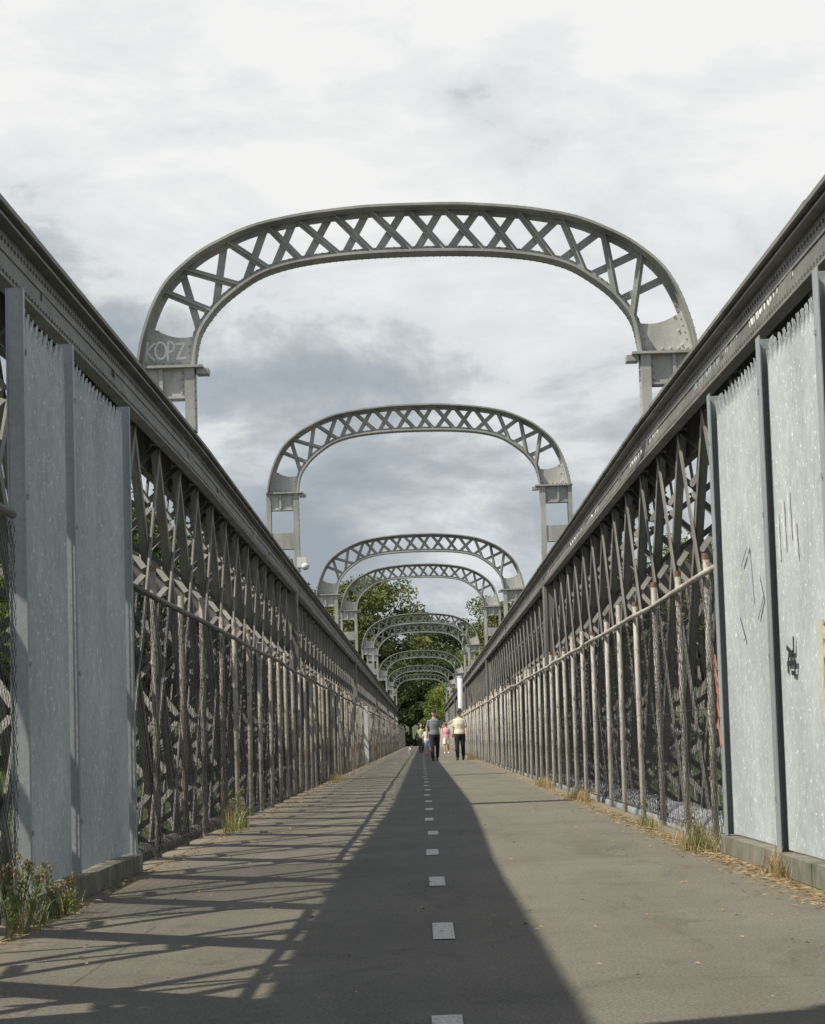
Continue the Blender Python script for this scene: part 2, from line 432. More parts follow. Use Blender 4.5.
# graffiti strokes on a plane x = const facing the path
def strokes(name, mat, parent, polys, origin, ux, uz, r=.02, n=(1,0,0), th=.006):
    """flat sprayed strokes: each poly is a list of (u, v)"""
    mb = MB(); O = Vector(origin); U = Vector(ux); V = Vector(uz); nn = Vector(n); kk = 0
    for pl in polys:
        for (a, b) in zip(pl[:-1], pl[1:]):
            p0 = O+U*a[0]+V*a[1]; p1 = O+U*b[0]+V*b[1]; d = (p1-p0)
            if d.length < 1e-5: continue
            e = d.normalized()*r*.45; kk += 1; sh = nn*(.0007*(kk % 5))
            mb.bar(p0-e+sh, p1+e+sh, r*2, th, d.cross(nn))
    return mb.build(name, mat, parent)
def arc(cx, cy, rx, ry, a0, a1, n=12):
    return [(cx+rx*math.cos(R(a0+(a1-a0)*i/n)), cy+ry*math.sin(R(a0+(a1-a0)*i/n))) for i in range(n+1)]
rg = random.Random(3)
def scribble(y0, y1, hgt, n):
    P = []
    for i in range(n):
        x = y0+(y1-y0)*i/n; w = (y1-y0)/n*.75
        typ = -1
        P.append([(x+w*rg.uniform(-.2,1.2), hgt*(q % 2)*rg.uniform(.6,1.1)+hgt*.1*rg.random()) for q in range(9)]); continue
        if typ == 0: P.append([(x, 0), (x+w*.1, hgt), (x+w*.5, hgt*.2), (x+w*.9, hgt), (x+w, 0)])
        elif typ == 1: P.append(arc(x+w/2, hgt/2, w/2, hgt/2, 0, 330))
        elif typ == 2: P.append([(x, hgt), (x, 0), (x+w, 0), (x+w, hgt*.6)])
        else: P.append(arc(x+w/2, hgt*.75, w/2, hgt*.25, 300, 90) + arc(x+w/2, hgt*.25, w/2, hgt*.25, 90, -120))
    return P
for (yy0, yy1, mt) in ((17.2, 19.6, 'spray_white'), (20.2, 23.5, 'spray_pale'), (27, 31, 'spray_white'), (36, 44, 'spray_white')):
    z = ZB+.19+zo((yy0+yy1)/2)
    strokes('graffiti', M[mt], TR, scribble(yy0, yy1, .27, 6), (2.7225, 0, z), (0,1,0), (0,0,1), .011, (1,0,0), .004)

# ------------------------------------------------------------------ arches
PX = 6.56/556
OUT = [(0,154.5),(42.5,154),(73,151.8),(104.3,148.6),(128,144.8),(151.5,140),(172,133.6),(191.5,124.7),(211,114.5),(228,102),(241,90.5),(251.5,77.5),(261,60),(268,41.5),(273.5,22),(277.5,0)]
INN = [(0,106.8),(40,106.3),(79,104.2),(115,99.8),(141,93.5),(159,86),(177,74),(193,61),(205,47),(211,38),(215,29.5),(218,17),(220,0)]
def lerp_curve(C, t):
    """C sampled by arc length, t in 0..1"""
    L = [0]
    for a, b in zip(C[:-1], C[1:]): L.append(L[-1]+math.dist(a,b))
    s = t*L[-1]
    for i in range(len(C)-1):
        if s <= L[i+1]+1e-9:
            u = (s-L[i])/(L[i+1]-L[i]); return (C[i][0]+(C[i+1][0]-C[i][0])*u, C[i][1]+(C[i+1][1]-C[i][1])*u)
    return C[-1]
def smooth_curve(C, n):
    # Catmull-Rom through the mirrored points
    full = [(-x,z) for x,z in C[:0:-1]] + C
    P = [(x*PX, z*PX) for x, z in full]; out = []
    for i in range(len(P)-1):
        p0 = P[max(0,i-1)]; p1 = P[i]; p2 = P[i+1]; p3 = P[min(len(P)-1,i+2)]
        for k in range(4):
            u = k/4; r = []
            for q in (0,1):
                r.append(.5*((2*p1[q])+(-p0[q]+p2[q])*u+(2*p0[q]-5*p1[q]+4*p2[q]-p3[q])*u*u+(-p0[q]+3*p1[q]-3*p2[q]+p3[q])*u**3))
            out.append(tuple(r))
    out.append(P[-1]); return [lerp_curve(out, i/n) for i in range(n+1)]
CO = smooth_curve(OUT, 96); CI = smooth_curve(INN, 84)
def normals(C):
    r = []
    for i in range(len(C)):
        a = C[max(0,i-1)]; b = C[min(len(C)-1,i+1)]; d = Vector((b[0]-a[0], b[1]-a[1])).normalized(); r.append((-d.y, d.x))
    return r
def ring(mb, C, d0, d1, y0, y1):
    """band between normal offsets d0..d1 of curve C, from y0 to y1"""
    Nn = normals(C); vs = []
    for (x, z), (nx_, nz) in zip(C, Nn):
        for d, y in ((d0,y0),(d1,y0),(d1,y1),(d0,y1)): vs.append((x+nx_*d, y, z+nz*d))
    n = len(C); fs = [(0,1,2,3), tuple((n-1)*4+k for k in (3,2,1,0))]
    for i in range(n-1):
        for k in range(4): fs.append((i*4+k, i*4+4+k, i*4+4+(k+1)%4, i*4+(k+1)%4))
    mb.add(vs, fs)
def at_x(C, x):
    best = min(range(len(C)), key=lambda i: abs(C[i][0]-x)); return C[best]
TN = [0,36,73,110,147,188,228,252]; BN = [0,36,71,106,141,172,200,214]
def near_pt(C, k, arr, hmap):
    x = (math.copysign(arr[abs(k)], k) if k else 0) + hmap*max(0, 1-abs(k)/7.5); x *= PX
    cand = [p for p in C if abs(p[0]-x) < .3]
    return min(cand or C, key=lambda p: abs(p[0]-x))
def rivet(mb, p, n, r=.016):
    p = Vector(p); n = Vector(n).normalized(); a = n.orthogonal().normalized(); b = n.cross(a)
    vs = [p+a*r, p+b*r, p-a*r, p-b*r, p+a*r*.6+n*r*.8, p+b*r*.6+n*r*.8, p-a*r*.6+n*r*.8, p-b*r*.6+n*r*.8]
    mb.add(vs, [(0,1,5,4),(1,2,6,5),(2,3,7,6),(3,0,4,7),(4,5,6,7)])
def make_arch(tall):
    T = empty('lattice_arch', (0,0,0)); A = M['iron_arch']
    HW = .17
    mb = MB(); ring(mb, CO, -.03, 0, -.24, .24); ring(mb, CO, -.105, -.0305, -.012, .012)
    ring(mb, CO, -.05, -.0305, -.09, -.013)
    Nn = normals(CO)
    for i in range(2, len(CO)-2, 1):
        rivet(mb, (CO[i][0], -.19, CO[i][1]), (Nn[i][0], 0, Nn[i][1]), .015)
        rivet(mb, (CO[i][0]-Nn[i][0]*.09, -.0125, CO[i][1]-Nn[i][1]*.09), (0,-1,0), .013)
    mb.build('outer_flange', A, T)
    mb = MB(); ring(mb, CI, 0, .022, -HW, HW); ring(mb, CI, .0225, .09, -.012, .012)
    ring(mb, CI, .0225, .045, -.09, -.013)
    Nn = normals(CI)
    for i in range(2, len(CI)-2, 1):
        for yy in (-HW+.04, HW-.04): rivet(mb, (CI[i][0], yy, CI[i][1]), (-Nn[i][0], 0, -Nn[i][1]), .014)
        rivet(mb, (CI[i][0]+Nn[i][0]*.085, -.0125, CI[i][1]+Nn[i][1]*.085), (0,-1,0), .013)
    mb.build('inner_flange', A, T)
    for k in range(-7, 8):
        for dk in (-1, 1):
            if abs(k+dk) > 7: continue
            P = near_pt(CO, k, TN, -7.5); Q = near_pt(CI, k+dk, BN, -1.5)
            p = Vector((P[0], 0, P[1])); q = Vector((Q[0], 0, Q[1])); d = (q-p).normalized()
            p += d*.05; q -= d*.04; yy = -.026 if dk > 0 else .026
            p.y = q.y = yy; m1 = MB(); m1.bar(p, q, .022, .088, (0,1,0))
            m1.bar(p+Vector((0,yy*1.5,0)), q+Vector((0,yy*1.5,0)), .05, .014, (0,1,0))
            mid = p.lerp(q, .5); rivet(m1, (mid.x+.0, yy-.012 if dk > 0 else yy+.012, mid.z), (0, -1 if dk > 0 else 1, 0), .024)
            m1.build('lattice_bar', A, T)
    for s in (-1, 1):
        # gusset plate: fills the springing between the flanges, concave top
        mb = MB(); n = 10; fr = []; bk = []
        zo_, zi_ = 46*PX, 33*PX
        o_side = [p for p in CO if p[0]*s > 0 and p[1] <= zo_]; i_side = [p for p in CI if p[0]*s > 0 and p[1] <= zi_]
        o_side.sort(key=lambda p: p[1]); i_side.sort(key=lambda p: p[1])
        top = []
        pa, pb = o_side[-1], i_side[-1]
        for i in range(1, n):
            u = i/n; top.append((pa[0]+(pb[0]-pa[0])*u, pa[1]+(pb[1]-pa[1])*u - .085*math.sin(math.pi*u)))
        outline = [(x-s*.03, z) for x, z in o_side] + top + [(x+s*.03, z) for x, z in reversed(i_side)]
        c = (sum(p[0] for p in outline)/len(outline), sum(p[1] for p in outline)/len(outline))
        L = len(outline); vs = [(x, -.0165, z) for x, z in outline] + [(x, .0165, z) for x, z in outline] + [(c[0], -.0165, c[1]), (c[0], .0165, c[1])]
        fs = []
        for i in range(L):
            j = (i+1) % L; fs += [(i, j, 2*L), (L+j, L+i, 2*L+1), (i, L+i, L+j, j)]
        mb.add(vs, fs)
        for i in range(6): rivet(mb, (s*(2.68+.095*i), -.0165, .05), (0,-1,0), .02)
        for x, z in o_side[1::2]: rivet(mb, (x-s*.16, -.0165, z), (0,-1,0), .018)
        mb.build('gusset_plate', M['gusset'], T)
        # cap plate with a short nose towards the path
        mb = MB(); lo, hi = sorted((s*2.50, s*3.30)); mb.box(lo, hi, -.20, .20, -.03, -.001)
        lo, hi = sorted((s*2.44, s*2.58)); mb.box(lo, hi, -.12, .12, -.10, -.031)
        lo, hi = sorted((s*2.60, s*3.26)); mb.box(lo, hi, -.10, -.035, .0, .012)
        mb.build('cap_plate', A, T)
        # panel under the cap and the legs
        mb = MB(); lo, hi = sorted((s*2.72, s*3.19)); mb.box(lo, hi, -.10, -.08, -.36, -.032)
        mb.box(lo, hi, -.13, .13, -.385, -.362); mb.box(lo, hi, .08, .10, -.36, -.032)
        mx = s*2.99; mb.box(mx-.02, mx+.02, -.15, -.1005, -.36, -.032)
        for i in range(4): rivet(mb, (s*2.75, -.1, -.08-.08*i), (0,-1,0), .02)
        mb.build('cap_panel', M['gusset'] if s < 0 else A, T)
        Lg = 1.85 if tall else 1.0
        for a, c_, in ((2.60, 2.715), (3.195, 3.29)):
            mb = MB(); lo, hi = sorted((s*a, s*c_)); mb.box(lo, hi, -.15, -.13, -Lg, -.032); mb.box(lo, hi, .13, .15, -Lg, -.032)
            w0 = a if a < 3 else c_-.02; lo2, hi2 = sorted((s*w0, s*(w0+.02))); mb.box(lo2, hi2, -.129, .129, -Lg, -.032)
            if a < 3:
                for i in range(int(Lg/.13)-1): rivet(mb, (s*a, -.09, -.14-.13*i), (-s,0,0), .02)
            mb.build('leg', A, T)
        if tall:
            mb = MB(); lo, hi = sorted((s*2.717, s*3.193)); mb.box(lo, hi, -.13, -.11, -1.2, -.88); mb.box(lo, hi, -.15, .13, -1.225, -1.202); mb.box(lo, hi, .11, .13, -1.2, -.88)
            mb.build('strut', A, T)
    return T
arches = [  # distance, cap height, label
 (27.8, 5.22, 0, 'nearest and largest riveted lattice arch, white scrawled letters on its left gusset plate'),
 (51.5, 6.18, 1, 'second lattice arch from the front, small white box on its tall left leg'),
 (75.3, 5.42, 0, 'third lattice arch from the front, low behind the tall white-boxed one'),
 (98.4, 6.16, 1, 'fourth lattice arch from the front, nested just inside the third against the sky'),
 (133.0, 5.95, 1, 'fifth lattice arch from the front, first one seen wholly against the trees'),
 (146.0, 6.02, 1, 'sixth lattice arch from the front, close behind the fifth'),
 (183.0, 5.75, 0, 'seventh lattice arch from the front, small against the green trees'),
 (225.0, 5.9, 1, 'eighth lattice arch from the front, second smallest in the row'),
 (255.0, 5.9, 0, 'farthest and smallest lattice arch at the far bank'),
 (4.75, 6.18, 1, 'lattice arch over the photographer, only its shadow falls on the path at lower right')]
protoS = make_arch(False); protoT = make_arch(True); used = {0: False, 1: False}
for d, zc, tall, lab in arches:
    p = protoT if tall else protoS
    if not used[tall]: o = p; used[tall] = True
    else: o = copy_tree(p)
    for ch in o.children:
        if ch.name.split('.')[0] == 'leg': ch.scale.z = (zc-(ZT+zo(d))+.01)/(1.85 if tall else 1.0)
    o.location = (.04 if d > 40 else .02, d, zc); tag(o, lab, 'arch', 'lattice arches over the path')
    if d == 27.8: A1 = o
    if d == 51.5: A2 = o
# the letters sprayed on the left gusset of the nearest arch
def letters():
    P = []
    P += [[(.0,0),(.02,.2)], [(.10,.19),(.0,.09),(.09,-.01)]]                       # K
    P += [arc(.17,.10,.065,.10,0,360,14)]                                          # O
    P += [[(.25,-.02),(.26,.2)], arc(.27,.145,.06,.06,90,-90,8)]                   # P
    P += [[(.35,.17),(.45,.18),(.36,.0),(.47,.01)]]                                # Z
    return P
# arch 1 keeps its own copy of the plates only for the writing, as a child of the arch
strokes('graffiti', M['spray_white'], A1, letters(), (-3.17, -.0205, .10), (1,0,0), (.0,0,1), .0125, (0,1,0), .004)
bx = empty('junction_box', (-2.50, 51.3, 4.66)); tag(bx, 'small white box lamp fixed to the left leg of the second arch', 'lamp box')
MB().box(-.11,.09,-.12,.1,-.12,.1).build('housing', M['white'], bx)
MB().ball((.06,-.08,-.10), (.09,.09,.08)).build('dome', M['white'], bx, True)

# ------------------------------------------------------------------ chain-link fences
def wires(mb, x, y0, y1, z0, z1, pitch, r, rnd):
    step = pitch*1.4142; H = z1-z0; n = int((y1-y0+H)/step)+1
    for dirn in (1, -1):
        for i in range(n):
            a = (y0-H if dirn > 0 else y0) + i*step
            p0y, p0z = a, z0; p1y, p1z = a+dirn*H, z1
            # clip to y0..y1
            def clip(py, pz, qy, qz):
                if py < y0: u = (y0-py)/(qy-py); return y0, pz+(qz-pz)*u
                if py > y1: u = (y1-py)/(qy-py); return y1, pz+(qz-pz)*u
                return py, pz
            if max(p0y,p1y) <= y0 or min(p0y,p1y) >= y1: continue
            a0 = clip(p0y,p0z,p1y,p1z); a1 = clip(p1y,p1z,p0y,p0z)
            if abs(a0[0]-a1[0]) < .02: continue
            xx = x + dirn*r*.9 + rnd.uniform(-.003,.003)
            seg = 2
            pts = [(xx+(0 if k in (0,seg) else rnd.uniform(-.006,.006)), a0[0]+(a1[0]-a0[0])*k/seg, a0[1]+(a1[1]-a0[1])*k/seg) for k in range(seg+1)]
            mb.tube(pts, r, 3, caps=False)
def fence(s, y0, y1, lab, first, hgt=1.9, gapz=.06):
    rnd = random.Random(11 if s > 0 else 12)
    T = empty('chain_link_fence', (s*2.0, y0, 0)); tag(T, lab, 'fence')
    mb = MB(); q = 20.9 if s > 0 else 23.4
    cuts = [(y0, min(y1, q), .052, .0015, -1), (q, min(y1, 60), .052, .0021 if s > 0 else .0019, 1), (60, min(y1, 130), .085, .0017, 1), (130, y1, .14, .002, 1)]
    for a, b, p, r, sd_ in cuts:
        if b > a: wires(mb, sd_*s*.045, a-y0, b-y0, gapz, hgt-.02, p, r, rnd)
    mb.build('wire_mesh', M['wire'], T)
    yy = first; i = 0; rest = MB(); proto = None; rail = []; cap_me = None
    while yy < y1-.1:
        hx = rnd.uniform(-.012,.012); ph = hgt + rnd.uniform(.10,.24)
        rail.append((-s*.03 + rnd.uniform(-.01,.01), yy-y0, hgt + rnd.uniform(-.018,.018)))
        if i < 96:
            if proto is None:
                proto = MB().tube([(0,0,-.1),(0,0,1)], .026, 10).build('fence_post', M['cream'] if s > 0 else M['cream_shaded'], T, True)
                cap = MB().tube([(0,0,.985),(0,0,1.006)], .0275, 10).build('post_cap', M['rust'], proto)
                o = proto
            else:
                o = proto.copy(); COL.objects.link(o); o.parent = T
                if rnd.random() < .42:
                    c = cap.copy(); COL.objects.link(c); c.parent = o
            o.location = (hx, yy-y0, 0); o.scale = (1,1,ph)
            o.rotation_euler = (rnd.uniform(-.008,.008), rnd.uniform(-.008,.008), rnd.uniform(0,6))
        else: rest.tube([(hx,yy-y0,-.1),(hx,yy-y0,ph)], .026, 6)
        yy += 1.9; i += 1
    if rest.v: tag(rest.build('far_fence_posts', M['cream'] if s > 0 else M['cream_shaded'], T), kind='stuff')
    rail = [(rail[0][0], 0, rail[0][2])] + rail + [(rail[-1][0], y1-y0, rail[-1][2])]
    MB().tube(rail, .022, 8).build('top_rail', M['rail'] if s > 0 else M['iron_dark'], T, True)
    mb = MB()
    for z in (.1, .95):
        pts = [(-s*.05, y, z + rnd.uniform(-.012,.012)) for y in [k*1.9 for k in range(int((y1-y0)/1.9)+1)]]
        if len(pts) > 1: mb.tube(pts, .0025 if z > .5 else .004, 4)
    mb.build('line_wire', M['wire'], T)
    return T
FR = fence(1, 15.98, END, 'long chain-link fence on the right of the path, sunlit cream posts with rusty tops', 17.1)
FL = fence(-1, 15.72, END, 'long chain-link fence on the left of the path, shaded with patches of sun', 17.7)
FN = fence(-1, 3.0, 11.3, 'short piece of chain-link fence at the left edge, before the welded mesh screen', 3.9)
# a broad white plate post in the left fence
o = empty('white_post', (-1.93, 81.5, 0)); tag(o, 'broad white post standing in the left chain-link fence', 'post')
MB().box(-.07,.07,-.14,.14,0,1.98).build('shaft', M['white'], o); MB().box(-.09,.09,-.16,.16,0,.06).build('base_plate', M['white'], o)
o = empty('white_pole', (2.25, 139, 0)); tag(o, 'thick white pole rising beside the right girder behind the walkers', 'pole')
MB().tube([(0,0,-.2),(0,0,4.3)], .155, 16).build('shaft', M['white'], o, True); MB().tube([(0,0,4.3),(0,0,4.38)], [.165,.12], 16).build('cap', M['white'], o, True)

# ------------------------------------------------------------------ welded mesh screens
def screen(s, posts, lab):
    rnd = random.Random(5 if s > 0 else 6)
    T = empty('mesh_screen', (s*1.96, posts[0], 0)); tag(T, lab, 'mesh screen', 'welded mesh screens beside the path')
    ya = posts[0]; TOP = 3.0; BOT = .13
    for a, b in zip(posts[:-1], posts[1:]):
        mb = MB(); n = int((b-a-.06)/.0127); bow = rnd.uniform(.012,.022)
        for i in range(n):
            y = a+.04+i*.0127; u = (y-a)/(b-a)
            tz = TOP + zo(y)*.35 + .045*abs(((y/.15) % 1)*2-1) + rnd.uniform(-.006,.006)
            lean = s*(bow*math.sin(math.pi*u))
            mb.tube([(lean, y-ya, BOT), (lean*1.0, y-ya, tz-.10), (lean+s*.015*math.sin(i*.53), y-ya, tz)], .0024, 4, caps=True)
        z = BOT+.04
        while z < TOP-.05:
            pts = [(s*(bow*math.sin(math.pi*k/6)) + s*.0045, a+.03+(b-a-.06)*k/6-ya, z) for k in range(7)]
            mb.tube(pts, .0016, 4); z += .076
        mb.build('mesh_panel', M['galv'], T)
    for i, p in enumerate(posts):
        # channel post, open side towards the camera: front plate, web, back plate
        mb = MB(); H = 3.09+zo(p)*.35; y = p-ya
        w = .15 if s > 0 else .05
        lo, hi = sorted((-s*.047, -s*.041)); mb.box(lo, hi, y-w/2, y+w/2, .12, H)
        lo, hi = sorted((-s*.0405, s*.03)); e0 = (w/2-.012) if s > 0 else -w/2+.004
        mb.box(lo, hi, y+e0, y+e0+.008, .12, H)
        lo, hi = sorted((s*.0305, s*.038)); mb.box(lo, hi, y-w/2, y+w/2, .12, H)
        for zz in (.4, 1.2, 2.0, 2.7):
            lo, hi = sorted((-s*.055, -s*.0472)); mb.box(lo, hi, y+.02, y+.045, zz, zz+.025)
        mb.build('channel_post', M['galv_post'], T)
    return T
SR = screen(1, [9.4, 11.5, 13.5, 15.85], 'welded mesh screen on the right of the path, sunlit, with black and red spray marks')
SL = screen(-1, [11.4, 13.05, 15.6], 'welded mesh screen on the left of the path, grey in the shade')
# spray marks on the right screen (plane x = 1.96)
def on_right(px, py, xx):
    """depth and height on the right screen for a spot of the photo, used only to lay out the paint"""
    dx, dy = px-422, 739.5-py
    a = R(1.7); X = dx*math.cos(a)+dy*math.sin(a); Z = -dx*math.sin(a)+dy*math.cos(a)
    d = F*(xx-CAMX)/X; return d, CAMZ+Z*d/F
def mark(name, mat, parent, polys, r, xx=1.9555):
    P = []
    for pl in polys:
        P.append([on_right(x, y, xx) for x, y in pl])
    return strokes(name, mat, parent, P, (xx-1.96, -9.4, 0), (0,1,0), (0,0,1), r, (1,0,0), .004)
mark('black_mark', M['spray_black'], SR, [[(793,638),(793,652),(788,656),(787,672)],[(786,648),(792,655)],[(787,664),(795,662),(794,674),(791,673)]], .012)
mark('red_mark', M['spray_red'], SR, [[(714.5,658),(716,668)],[(714.8,673),(717,684)],[(715.5,689),(717.5,693),(716.5,700)],[(716.5,704),(718.5,718)],[(717,722),(719.5,745)]], .022, 1.910)
mark('yellow_mark', M['spray_yellow'], SR, [[(822,622),(823,720)],[(821,630),(825,634)],[(821,655),(825,650)],[(821,690),(825,694)]], .03)
mark('white_mark', M['spray_white'], SR, [[(784,500),(786,548)],[(789,490),(791,535)],[(795,520),(797,556)],[(779,515),(781,560)]], .012)
mark('lilac_mark', M['spray_lilac'], SR, [[(742,565),(748,545),(752,600)],[(758,575),(763,598),(758,618)],[(738,615),(744,640)]], .010)

# kerbs under the screens
def kerb(s, y0, y1, lab):
    mb = MB(); y = y0; rnd = random.Random(9)
    while y < y1:
        L = min(1.15, y1-y); lo, hi = sorted((s*1.89, s*2.025))
        mb.box(lo+rnd.uniform(-.004,.004), hi, y, y+L-.008, .004, .12+rnd.uniform(-.006,.006)); y += L
    o = mb.build('kerb', M['concrete']); tag(o, kind='structure'); return o
kerb(1, 6.5, 15.95, ''); kerb(-1, 11.2, 15.7, '')
# pipes between the fences and the girders
def pipe(s, x, z, r, lab, mat, flange):
    T = empty('service_pipe', (s*x, 0, z)); tag(T, lab, 'pipe')
    MB().tube([(0,6,0),(0,END,0)], r, 20).build('barrel', mat, T, True)
    y = 8.0
    while y < 150:
        m1 = MB(); m1.tube([(0,y,0),(0,y+.05,0)], r+flange, 20); m1.tube([(0,y+.08,0),(0,y+.13,0)], r+flange, 20)
        m1.build('coupling', mat, T, False)
        y += 2.85
    return T
pipe(1, 2.36, -.07, .20, 'pale grey service pipe running behind the foot of the right fence', M['pipe'], .03)
pipe(-1, 2.34, -.08, .10, 'thinner grey service pipe behind the foot of the left fence', M['iron_dark'], .02)

# ------------------------------------------------------------------ weeds, litter
def blade(mb, base, ang, lean, L, w, rnd, mi=0, seg=4):
    b = Vector(base); d = Vector((math.cos(ang), math.sin(ang), 0)); sd = Vector((-d.y, d.x, 0)); vs = []
    for i in range(seg+1):
        u = i/seg; p = b + Vector((0,0,1))*(L*u*(1-.25*lean*u)) + d*(L*lean*u*u)
        ww = w*(1-u)**.7*.5; vs += [p-sd*ww, p+sd*ww]
    mb.add(vs, [(2*i, 2*i+1, 2*i+3, 2*i+2) for i in range(seg)], mi)
def weed(name, loc, n, L, spread, dry, lab, leafy=0, seed=1):
    rnd = random.Random(seed); T = empty(name, loc); tag(T, lab, 'weed')
    g = MB(); d = MB(); st = MB(); fl = MB()
    for i in range(n):
        a = rnd.uniform(0, 6.28); rr = abs(rnd.gauss(0, .5)); bx_ = (math.cos(a)*rr*spread[0], rnd.gauss(0,.5)*spread[1], 0)
        mbb = d if rnd.random() < dry else g
        blade(mbb, bx_, rnd.uniform(0,6.28), rnd.uniform(.1,.9), L*rnd.uniform(.35,1.0), rnd.uniform(.004,.009), rnd)
    for i in range(leafy):
        bx_ = Vector((rnd.gauss(0,.35)*spread[0], rnd.gauss(0,.45)*spread[1], 0)); hgt = L*rnd.uniform(.7,1.35)
        lean = Vector((rnd.uniform(-.25,.25), rnd.uniform(-.2,.2), 1)); pts = [bx_ + lean*(hgt*k/5) + Vector((rnd.uniform(-.012,.012),rnd.uniform(-.012,.012),0)) for k in range(6)]
        st.tube(pts, [.0035,.003,.0028,.0024,.002,.0012], 4)
        for k in range(18):
            u = rnd.uniform(.12, 1); i0 = min(4, int(u*5)); p = pts[i0].lerp(pts[i0+1], u*5-i0); an = rnd.uniform(0,6.28)
            blade(g, p, an, rnd.uniform(.8,1.8), rnd.uniform(.03,.085)*(1.2-u*.5), rnd.uniform(.005,.011), rnd, 0, 2)
        for k in range(7):
            g2 = pts[-1] + Vector((rnd.uniform(-.02,.02), rnd.uniform(-.02,.02), rnd.uniform(-.03,.02)))
            fl.ball(g2, (.006,.006,.008), 5, 4)
    if g.v: g.build('green_leaves', M['weed'], T)
    if d.v: d.build('dry_stalks', M['straw'], T)
    if fl.v: tag(fl.build('seed_heads', M['straw'], T), kind='stuff')
    if st.v: st.build('stems', M['weed'], T)
    return T
weed('weed_clump', (-1.86, 10.7, 0), 60, .24, (.10,.6), .35, 'tall leafy weed at the left edge, before the shaded screen', 24, 1)
weed('weed_clump', (-1.83, 11.9, 0), 110, .14, (.07,.35), .1, 'bright green low weed at the foot of the left screen', 6, 2)
weed('weed_clump', (-1.86, 23.0, 0), 260, .33, (.12,1.1), .45, 'green and straw grass tuft at the foot of the left chain-link fence', 6, 3)
weed('weed_clump', (1.80, 16.4, 0), 300, .25, (.14,.6), .6, 'yellow-green grass tuft beside the end of the right screen', 5, 4)
weed('weed_clump', (1.86, 13.2, 0), 120, .2, (.08,.45), .95, 'straw-coloured dead tuft leaning on the right kerb', 0, 5)
weed('weed_clump', (1.84, 20.6, 0), 160, .17, (.08,.8), .55, 'short tuft at the foot of the right fence, nearest beyond the screen', 2, 6)
weed('weed_clump', (1.84, 29.5, 0), 320, .24, (.12,1.6), .9, 'dry yellow grass heap by the right fence, midway to the walkers', 0, 7)
weed('weed_clump', (1.84, 37.5, 0), 300, .24, (.12,1.7), .8, 'second dry grass heap along the right fence', 0, 8)
weed('weed_clump', (-1.84, 49.5, 0), 260, .24, (.12,2.2), .7, 'dry grass tuft by the left fence near the second arch', 0, 9)
weed('weed_clump', (1.75, 90, 0), 300, .42, (.16,2.2), .7, 'yellow grass tuft behind the walker in black trousers and cream top', 0, 10)
def litter(name, mat, n, fn, size, lab=None):
    rnd = random.Random(21); mb = MB()
    for i in range(n):
        x, y = fn(rnd); a = rnd.uniform(0,6.28); L = size[0]*rnd.uniform(.5,1.3); w = size[1]*rnd.uniform(.6,1.3); z = .006+rnd.uniform(0,size[2])
        d = Vector((math.cos(a), math.sin(a), rnd.uniform(-.25,.25))); sd = Vector((-d.y, d.x, rnd.uniform(-.3,.3)))
        c = Vector((x, y, z)); vs = [c-d*L/2, c+sd*w/2+Vector((0,0,.004)), c+d*L/2, c-sd*w/2]
        mb.add(vs, [(0,1,2,3)])
    return tag(mb.build(name, mat), kind='stuff')
def edge_r(r): 
    y = 7+abs(r.gauss(0,1))*13; return (min(1.885, 1.83-abs(r.gauss(0,.09))), y)
def edge_r2(r):
    y = 16+r.random()**1.5*80; return (1.87-abs(r.gauss(0,.07)), y)
def edge_l(r):
    y = 8+r.random()**1.4*90; return (-1.87+abs(r.gauss(0,.08)), y)
litter('dry_litter', M['straw'], 5200, lambda r: (edge_r, edge_r, edge_r2, edge_l)[r.randint(0,3)](r), (.055,.009,.022))
M['dead_leaf'] = leaf('fallen_leaves', (.2,.1,.04), (.34,.2,.08), (.5,.38,.15), 9)
litter('fallen_leaves', M['dead_leaf'], 620, lambda r: (r.gauss(.1,.95)*.95 if r.random() < .6 else r.choice((-1,1))*r.uniform(1.2,1.8), 7+abs(r.gauss(0,1))*14), (.024,.014,.005))

